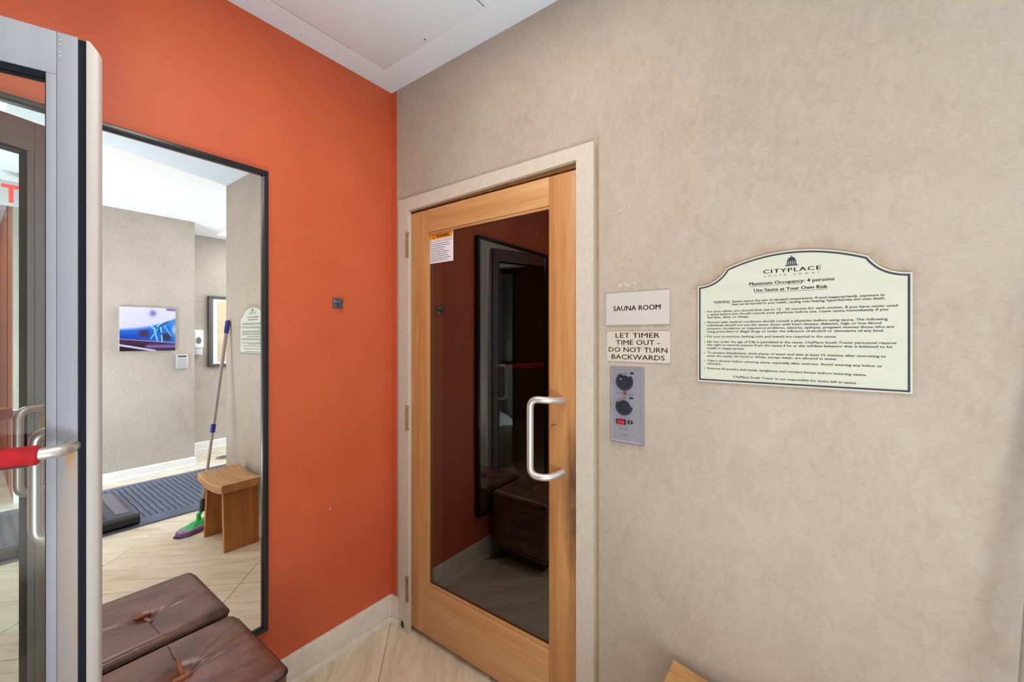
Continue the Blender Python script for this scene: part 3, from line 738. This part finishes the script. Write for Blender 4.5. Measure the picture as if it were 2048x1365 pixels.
pb_ = obj('push_bar', T([D(.0430, -.002, pbz), D(.0405, .048, pbz), D(-.02, .062, pbz), D(-.60, .062, pbz), D(-.77, .062, pbz), D(-.812, .045, pbz), D(-.815, -.002, pbz)], .0128, 16, .03), M['steel'], gd, **k)
obj('red_sleeve', T([D(.006, .062, pbz), D(.003, .062, pbz), D(-.745, .062, pbz), D(-.748, .062, pbz)], [.0175, .0205, .0205, .0175], 20), M['red'], pb_, label='padded red fabric sleeve', local=True)
b = bmesh.new(); box(b, .85-.74, .85-.006, -.0740, -.0700, pbz-.0198, pbz-.0168); obj('sleeve_seam', b, M['black'], pb_, local=True)
obj('pull_handle', T([D(.034, -.043, 1.195), D(.022, -.078, 1.196), D(-.040, -.092, 1.196), D(-.040, -.092, .940), D(.022, -.080, .938), D(.034, -.043, .945)], .0118, 16, .045), M['steel'], gd, label='satin steel offset pull on the far side', **k)

# ------------------------------------------------------------------ wooden stool under the signs
sl = thing('wooden_stool', 'brown wooden saddle-seat stool with two panel legs by the beige wall', 'stool', (1.6, -.16, 0))
sx0, sx1, sy0, sy1 = 1.376, 1.822, -.296, -.028
def saddle(u): return .462-.028*(1-((u-.5)*2)**2)
b = bmesh.new(); n = 20; rows = []
for i in range(n+1):
    u = i/n; x = sx0+(sx1-sx0)*u; z = saddle(u); zb = z-.050+.012*(1-((u-.5)*2)**2)*.3
    rows.append([b.verts.new(p) for p in ((x, sy0, z-.004), (x, sy0+.004, z), (x, sy1-.004, z), (x, sy1, z-.004), (x, sy1, zb), (x, sy0, zb))])
for a, c in zip(rows, rows[1:]):
    for k_ in range(6): b.faces.new([a[k_], a[(k_+1) % 6], c[(k_+1) % 6], c[k_]])
b.faces.new(rows[0][::-1]); b.faces.new(rows[-1])
obj('seat', b, M['stool_top'], sl, smooth=30)
for (xt, xb) in ((1.452, 1.432), (1.738, 1.790)):
    zt_ = saddle((xt-sx0)/(sx1-sx0))-.042; b = bmesh.new(); w = .030
    prism(b, [(xb, 0.0), (xb+w, 0.0), (xt+w, zt_), (xt, zt_)], lambda u, v, d: (u, d, v), -.262, -.052)
    bmesh.ops.bevel(b, geom=list(b.edges), offset=.002, segments=1, affect='EDGES')
    obj('leg', b, M['stool'], sl, smooth=30)
obj('cross_rail', B(1.47, 1.765, -.170, -.145, .300, .350, bevel=.002), M['stool'], sl)

# ------------------------------------------------------------------ mop leaning on the beige wall
M['mop_blue'] = simple('blue_plastic', (34, 50, 140), 0.45); M['mop_grey'] = simple('grey_pole', (168, 162, 158), 0.4, 0.2)
M['mop_green'] = simple('green_plastic', (40, 190, 100), 0.4); M['mop_dark'] = simple('dark_plastic', (42, 52, 50), 0.5)
mp = thing('flat_mop', 'flat mop with purple pad leaning on the beige wall by the stool', 'mop', (1.97, -.25, 0))
PA, PB = Vector((1.972, -.226, .150)), Vector((2.096, -.0165, 1.547))
def pole(t): return PA+(PB-PA)*t
obj('pole', T([pole(.0), pole(.40)], .0100, 12), M['mop_grey'], mp); obj('pole', T([pole(.40), pole(.99)], .0124, 12), M['mop_grey'], mp)
obj('collar', T([pole(.385), pole(.43)], .0165, 12), M['mop_blue'], mp)
obj('grip', T([pole(.925), pole(.94), pole(.99), pole(1.0)], [.015, .0168, .0168, .013], 14), M['mop_blue'], mp)
obj('socket', T([pole(.05), pole(.03), PA-Vector((0, 0, .02))], [.013, .018, .017], 12), M['mop_dark'], mp)
HC = Vector((2.004, -.236, .040))
obj('swivel_joint', T([PA-Vector((0, 0, .015)), HC+Vector((.0, .0, .060)), HC], [.012, .014, .018], 12), M['mop_green'], mp)
dv = Vector((.45, .89, 0)).normalized()          # long way of the head
def head(L, Wd, z0, z1, taper):
    bm = bmesh.new(); sv = Vector((dv.y, -dv.x, 0)); pl = []
    for (a, c) in ((-1, -.35), (-.8, -.8), (0, -1), (.8, -.8), (1, -.35), (1, .35), (.8, .8), (0, 1), (-.8, .8), (-1, .35)): pl.append((a*L, c*Wd))
    lo = [bm.verts.new(HC*1.0+dv*a+sv*c+Vector((0, 0, z0-HC.z))) for a, c in pl]
    hi = [bm.verts.new(HC*1.0+dv*a*taper+sv*c*taper+Vector((0, 0, z1-HC.z))) for a, c in pl]
    bm.faces.new(lo[::-1]); bm.faces.new(hi); n = len(pl)
    for i in range(n): bm.faces.new([lo[i], lo[(i+1) % n], hi[(i+1) % n], hi[i]])
    return bm
obj('head_plate', head(.105, .045, .036, .056, .6), M['mop_green'], mp)
obj('pad_backing', head(.150, .062, .026, .036, .94), simple('grey_backing', (150, 146, 158), 0.8), mp)
M['purple'] = simple('purple_microfibre', (120, 84, 148), 0.9, var=0.3, scale=90)
pad = obj('microfibre_pad', head(.165, .072, .004, .027, .93), M['purple'], mp)
b = bmesh.new(); sv = Vector((dv.y, -dv.x, 0))
for k_ in range(150):
    a = random.uniform(0, 2*math.pi); e = Vector((HC.x, HC.y, 0))+dv*.160*math.cos(a)+sv*.068*math.sin(a)
    o_ = (dv*math.cos(a)*.5+sv*math.sin(a)); o_.normalize()
    tube(b, [e+Vector((0, 0, .012)), e+o_*random.uniform(.010, .022)+Vector((0, 0, .004))], [.003, .0012], 4)
fr = obj('pad_fringe', b, simple('plum_fringe', (78, 58, 90), 0.9, var=0.3, scale=90), mp); fr['kind'] = 'stuff'

# ------------------------------------------------------------------ rubber mats (seen in the mirror)
M['mat'] = simple('sky_sheen_rubber', (84, 92, 112), 0.38, var=0.25, scale=5); M['mat_dark'] = simple('mat_slot_rubber', (24, 26, 34), 0.6)  # mat's blue grey has a sky reflection put into the black rubber's colour
mt = thing('rubber_mat', 'long blue grey slotted rubber mat before the pale wall', 'mat', (2.97, -.4, 0))
mx0, mx1, my0, my1 = 2.375, 3.585, -1.45, 1.0
obj('base_sheet', B(mx0+.02, mx1-.02, my0, my1, .0005, .006), M['mat_dark'], mt, smooth=0)
obj('mat_border', P([(0, .001), (.005, .010), (.03, .014), (.150, .014), (.150, .001)], lambda u, v, d: (mx0+u, d, v), my0, my1), M['mat'], mt)
obj('mat_border', P([(0, .001), (.005, .010), (.03, .014), (.090, .014), (.090, .001)], lambda u, v, d: (mx1-u, d, v), my0, my1), M['mat'], mt)
rw = .0393; ny = int((my1-my0)/rw)
RIB = None
for i in range(ny):
    y = my0+i*rw
    if RIB is None:
        bm = bmesh.new(); n = 12; A_, C_ = [], []
        for k_ in range(n+1):
            x = .150+(mx1-mx0-.240)*k_/n+mx0; wob = .003*math.sin(k_*1.9)
            A_.append((bm.verts.new((x, wob, .004)), bm.verts.new((x, wob, .013)))); C_.append((bm.verts.new((x, rw-.0065+wob, .004)), bm.verts.new((x, rw-.0065+wob, .013))))
        for k_ in range(n):
            bm.faces.new([A_[k_][1], A_[k_+1][1], C_[k_+1][1], C_[k_][1]]); bm.faces.new([A_[k_][0], A_[k_+1][0], A_[k_+1][1], A_[k_][1]]); bm.faces.new([C_[k_][0], C_[k_][1], C_[k_+1][1], C_[k_+1][0]])
        RIB = obj('mat_rib', bm, M['mat'], None, smooth=0); RIB.parent = mt; RIB.location = Vector((0, y, 0))-Vector(mt.location)
    else:
        o = RIB.copy(); COL.objects.link(o); o.parent = mt; o.location = Vector((0, y, 0))-Vector(mt.location)
m2 = thing('drainage_mat', 'thick perforated black mat lying on the slotted rubber mat', 'mat', (2.8, -.95, .014))
M['mat2'] = simple('charcoal_rubber', (66, 66, 76), 0.4, var=0.2, scale=6)
ym = -.487
obj('mat_sheet', B(2.46, 3.25, -1.45, ym, .0145, .072, bevel=.008), M['mat2'], m2)
obj('smooth_band', B(2.56, 3.21, ym-.105, ym-.030, .071, .076, bevel=.002), simple('worn_grey_rubber', (104, 100, 108), 0.35), m2)
obj('rolled_edge', T([(2.425, -1.45, .053), (2.425, -1.1, .053), (2.425, -.7, .053), (2.425, ym, .053)], .038, 18), simple('black_edge_rubber', (20, 21, 26), 0.5, var=0.5, scale=30, bump=0.4), m2, smooth=60)
b = bmesh.new()
flat = lambda u, v, d: (u, v, d)
for i in range(14):
    for j in range(19):
        x, y = 2.485+i*.052, -1.435+j*.026*2
        if y < ym-.13 or (i < 1 and y < ym-.02) or (i > 12 and y < ym-.02): disc(b, x, y, .012, flat, .0715, .0732, 8)
hl = obj('perforations', b, M['mat_dark'], m2); hl['kind'] = 'stuff'

# ------------------------------------------------------------------ things on the right wall and far wall (seen in the mirror)
art = thing('blue_picture', 'frameless print of blue chrome on the pale wall, in the mirror', 'picture', (3.82, -.1445, 1.272))
ay0, ay1, az0, az1 = -.363, .074, 1.272, 1.714
obj('canvas', B(3.786, 3.8195, ay0, ay1, az0, az1, bevel=.002), M['plate'], art)
def seg(a, b, p0, p1):
    (x0_, y0_), (x1_, y1_) = p0, p1; t = max(0, min(1, ((a-x0_)*(x1_-x0_)+(b-y0_)*(y1_-y0_))/((x1_-x0_)**2+(y1_-y0_)**2)))
    return math.hypot(a-x0_-t*(x1_-x0_), b-y0_-t*(y1_-y0_))
def mixc(c, d, t): t = max(0, min(1, t)); return tuple(x*(1-t)+y*t for x, y in zip(c, d))
def sst(a, b, x): t = max(0, min(1, (x-a)/(b-a))); return t*t*(3-2*t)
def art_color(a, b):
    c = mixc((236, 230, 244), (214, 204, 236), b)
    c = mixc(c, (96, 84, 170), .8*math.exp(-((a-.58)/.06)**2-((b-.13)/.07)**2)); c = mixc(c, (90, 78, 160), .9*sst(.8, .86, a)*math.exp(-((b-.03)/.03)**2))
    top = .50-.36*a+.12*math.sin(a*2.2); bot = .72+.10*a
    inb = sst(top-.03, top+.03, b)*(1-sst(bot-.015, bot+.015, b))
    v = (b-top)/max(.05, bot-top)
    body = mixc((120, 170, 232), (24, 96, 208), sst(0, .3, v)); body = mixc(body, (14, 50, 160), sst(.35, .8, v)*.8*(1-a)); body = mixc(body, (20, 130, 220), sst(.45, .9, a)*.6)
    body = mixc(body, (74, 40, 70), .95*math.exp(-((a-.42)/.09)**4-((b-.60)/.08)**4)); body = mixc(body, (60, 34, 60), .95*math.exp(-((a-.84)/.09)**4-((b-.68)/.09)**4))
    for p0, p1, w, cl in (((.50, .36), (.60, .50), .012, (130, 220, 250)), ((.60, .50), (.66, .76), .012, (150, 226, 250)), ((.82, .26), (.60, .50), .012, (120, 220, 250)), ((.72, .42), (.75, .80), .010, (170, 236, 250)), ((.62, .42), (.74, .62), .010, (30, 60, 90)), ((.78, .40), (.92, .66), .010, (110, 210, 245)), ((.54, .72), (.66, .50), .010, (120, 220, 250)), ((.70, .44), (.86, .32), .012, (20, 50, 90)), ((.0, .74), (.75, .80), .010, (110, 180, 240))):
        body = mixc(body, cl, 1-sst(w*.6, w*1.5, seg(a, b, p0, p1)))
    c = mixc(c, body, inb)
    low = sst(bot, bot+.02, b); lc = mixc((70, 30, 60), (34, 20, 44), sst(bot, 1.0, b)); lc = mixc(lc, (150, 110, 190), .9*sst(.4, .5, a)*math.exp(-((b-.90)/.045)**2))
    lc = mixc(lc, (222, 206, 240), 1-sst(.012, .03, seg(a, b, (0, .86), (.62, 1.0)))); lc = mixc(lc, (16, 14, 26), sst(.02, .05, b-(.88+.24*a)))
    c = mixc(c, lc, low); c = mixc(c, (222, 214, 244), .9*math.exp(-((a-.98)/.05)**2-((b-.5)/.13)**2))
    return c
NA, NB = 110, 90; b = bmesh.new(); cl = b.loops.layers.float_color.new('print')
g_ = [[b.verts.new((3.7855, ay0+.001+(ay1-ay0-.002)*i/NA, az1-.001-(az1-az0-.002)*j/NB)) for j in range(NB+1)] for i in range(NA+1)]
for i in range(NA):
    for j in range(NB):
        f = b.faces.new([g_[i][j], g_[i][j+1], g_[i+1][j+1], g_[i+1][j]]); c = tuple(.72*q for q in lin(art_color((i+.5)/NA, (j+.5)/NB)))
        for lp in f.loops: lp[cl] = c4(c)
t = NT('picture_print'); at = t.n('ShaderNodeAttribute', attribute_name='print'); t.color(at.outputs['Color']); t.surf(.3)
obj('print', b, t.m, art, smooth=0)

kp = thing('alarm_keypad', 'small white alarm keypad on the pale wall below the blue picture', 'keypad', (3.82, .134, 1.075))
obj('body', B(3.795, 3.8198, .082, .188, 1.075, 1.228, bevel=.004), M['plate'], kp)
obj('screen', B(3.7936, 3.7952, .098, .172, 1.196, 1.216), simple('lcd_grey_green', (86, 98, 92), 0.3), kp)
b = bmesh.new()
for i in range(4):
    for j in range(5):
        y, z = .097+i*.021, 1.087+j*.020; box(b, 3.7915, 3.7952, y, y+.013, z, z+.011)
ky = obj('keys', b, simple('grey_keys', (168, 170, 172), 0.5), kp); ky['kind'] = 'stuff'

dp = thing('soap_dispenser', 'white wall soap dispenser with oval window on the far wall', 'dispenser', (4.48, .445, 1.195))
obj('body', B(4.37, 4.4798, .395, .500, 1.275, 1.50, bevel=.02, seg=4), simple('dispenser_white', (236, 236, 232), 0.35, var=.02), dp)
on4 = lambda u, v, d: (d, u, v)
b = bmesh.new(); prism(b, [(.447+.026*math.cos(2*math.pi*q/20), 1.37+.040*math.sin(2*math.pi*q/20)) for q in range(20)], on4, 4.366, 4.371); obj('window', b, simple('dispenser_window', (110, 112, 112), 0.3), dp)
obj('push_lever', B(4.38, 4.478, .405, .490, 1.195, 1.273, bevel=.008), simple('dispenser_grey', (196, 198, 200), 0.4), dp)

fp = thing('framed_picture', 'tan print in a grey frame with white mat on the farthest wall', 'picture', (4.48, .88, 1.03))
fy0, fy1, fz0, fz1 = .571, 1.19, 1.035, 1.930
M['frame_grey'] = simple('grey_frame', (84, 82, 82), 0.5)
for (a, c, e, g) in ((fy0, fy1, fz1-.035, fz1), (fy0, fy1, fz0, fz0+.035), (fy0, fy0+.05, fz0+.035, fz1-.035), (fy1-.05, fy1, fz0+.035, fz1-.035)):
    obj('frame_bar', B(4.445, 4.4798, a, c, e, g, bevel=.003), M['frame_grey'], fp)
obj('mat_board', B(4.458, 4.479, fy0+.05, fy1-.05, fz0+.035, fz1-.035), M['ceiling_white'], fp)
obj('print', B(4.456, 4.4578, fy0+.10, fy1-.10, fz0+.062, fz1-.062), travertine('tan_print', (196, 170, 130), (212, 190, 154), (220, 202, 170), False, .5), fp)
dr = thing('floor_drain', 'round grey drain cover in the bright floor beyond the mat', 'drain', (3.95, .62, 0))
b = bmesh.new(); prism(b, [(3.92+.085*math.cos(2*math.pi*q/24), .57+.085*math.sin(2*math.pi*q/24)) for q in range(24)], flat, .0005, .005); obj('cover', b, simple('drain_grey', (132, 134, 138), .4, .5), dr)
b = bmesh.new()
for q in range(5): box(b, 3.87, 3.97, .535+q*.016, .541+q*.016, .005, .0055)
obj('slots', b, M['gap'], dr)

# ------------------------------------------------------------------ exit sign, downlight and gym panel (seen through the glass door in the mirror)
ex_ = thing('exit_sign', 'white exit sign with red letters hanging from the ceiling', 'exit sign', (3.2, -.955, 2.405))
obj('sign_body', B(3.200, 3.235, -1.125, -.785, 2.405, 2.590, bevel=.003), M['plate'], ex_)
obj('mount', B(3.207, 3.228, -.99, -.92, 2.590, H2), M['plate'], ex_)
b = bmesh.new(); write(b, 'EXIT', .800, 1.110, 2.432, .130, lambda u, v, d: (3.1995-d, -u, v), .0, .03)
obj('exit_lettering', b, emit('exit_red', (226, 60, 56), .6), ex_, smooth=0)
dl = thing('downlight', 'small round downlight in the far bright ceiling', 'downlight', (4.95, -1.12, H2))
b = bmesh.new(); prism(b, [(4.95+.075*math.cos(2*math.pi*q/24), -1.12+.075*math.sin(2*math.pi*q/24)) for q in range(24)], flat, H2-.012, H2); obj('ring', b, M['white'], dl)
b = bmesh.new(); prism(b, [(4.95+.055*math.cos(2*math.pi*q/24), -1.12+.055*math.sin(2*math.pi*q/24)) for q in range(24)], flat, H2-.016, H2-.0125); obj('lens', b, emit('lamp_lens', (255, 246, 232), 6), dl)
gp = thing('partition_panel', 'dark grey partition before the distant orange wall', 'partition', (6.2, -1.6, 0))
M['slate'] = simple('slate_laminate', (92, 96, 110), .5)
for i in range(3): obj('panel', B(6.20, 6.24, -3.2+i*.74, -2.47+i*.74, .24, 2.20, bevel=.004), M['slate'], gp)
obj('kick_board', B(6.205, 6.235, -3.2, -.985, 0, .238), simple('red_brown_kick', (120, 70, 60), .6), gp)
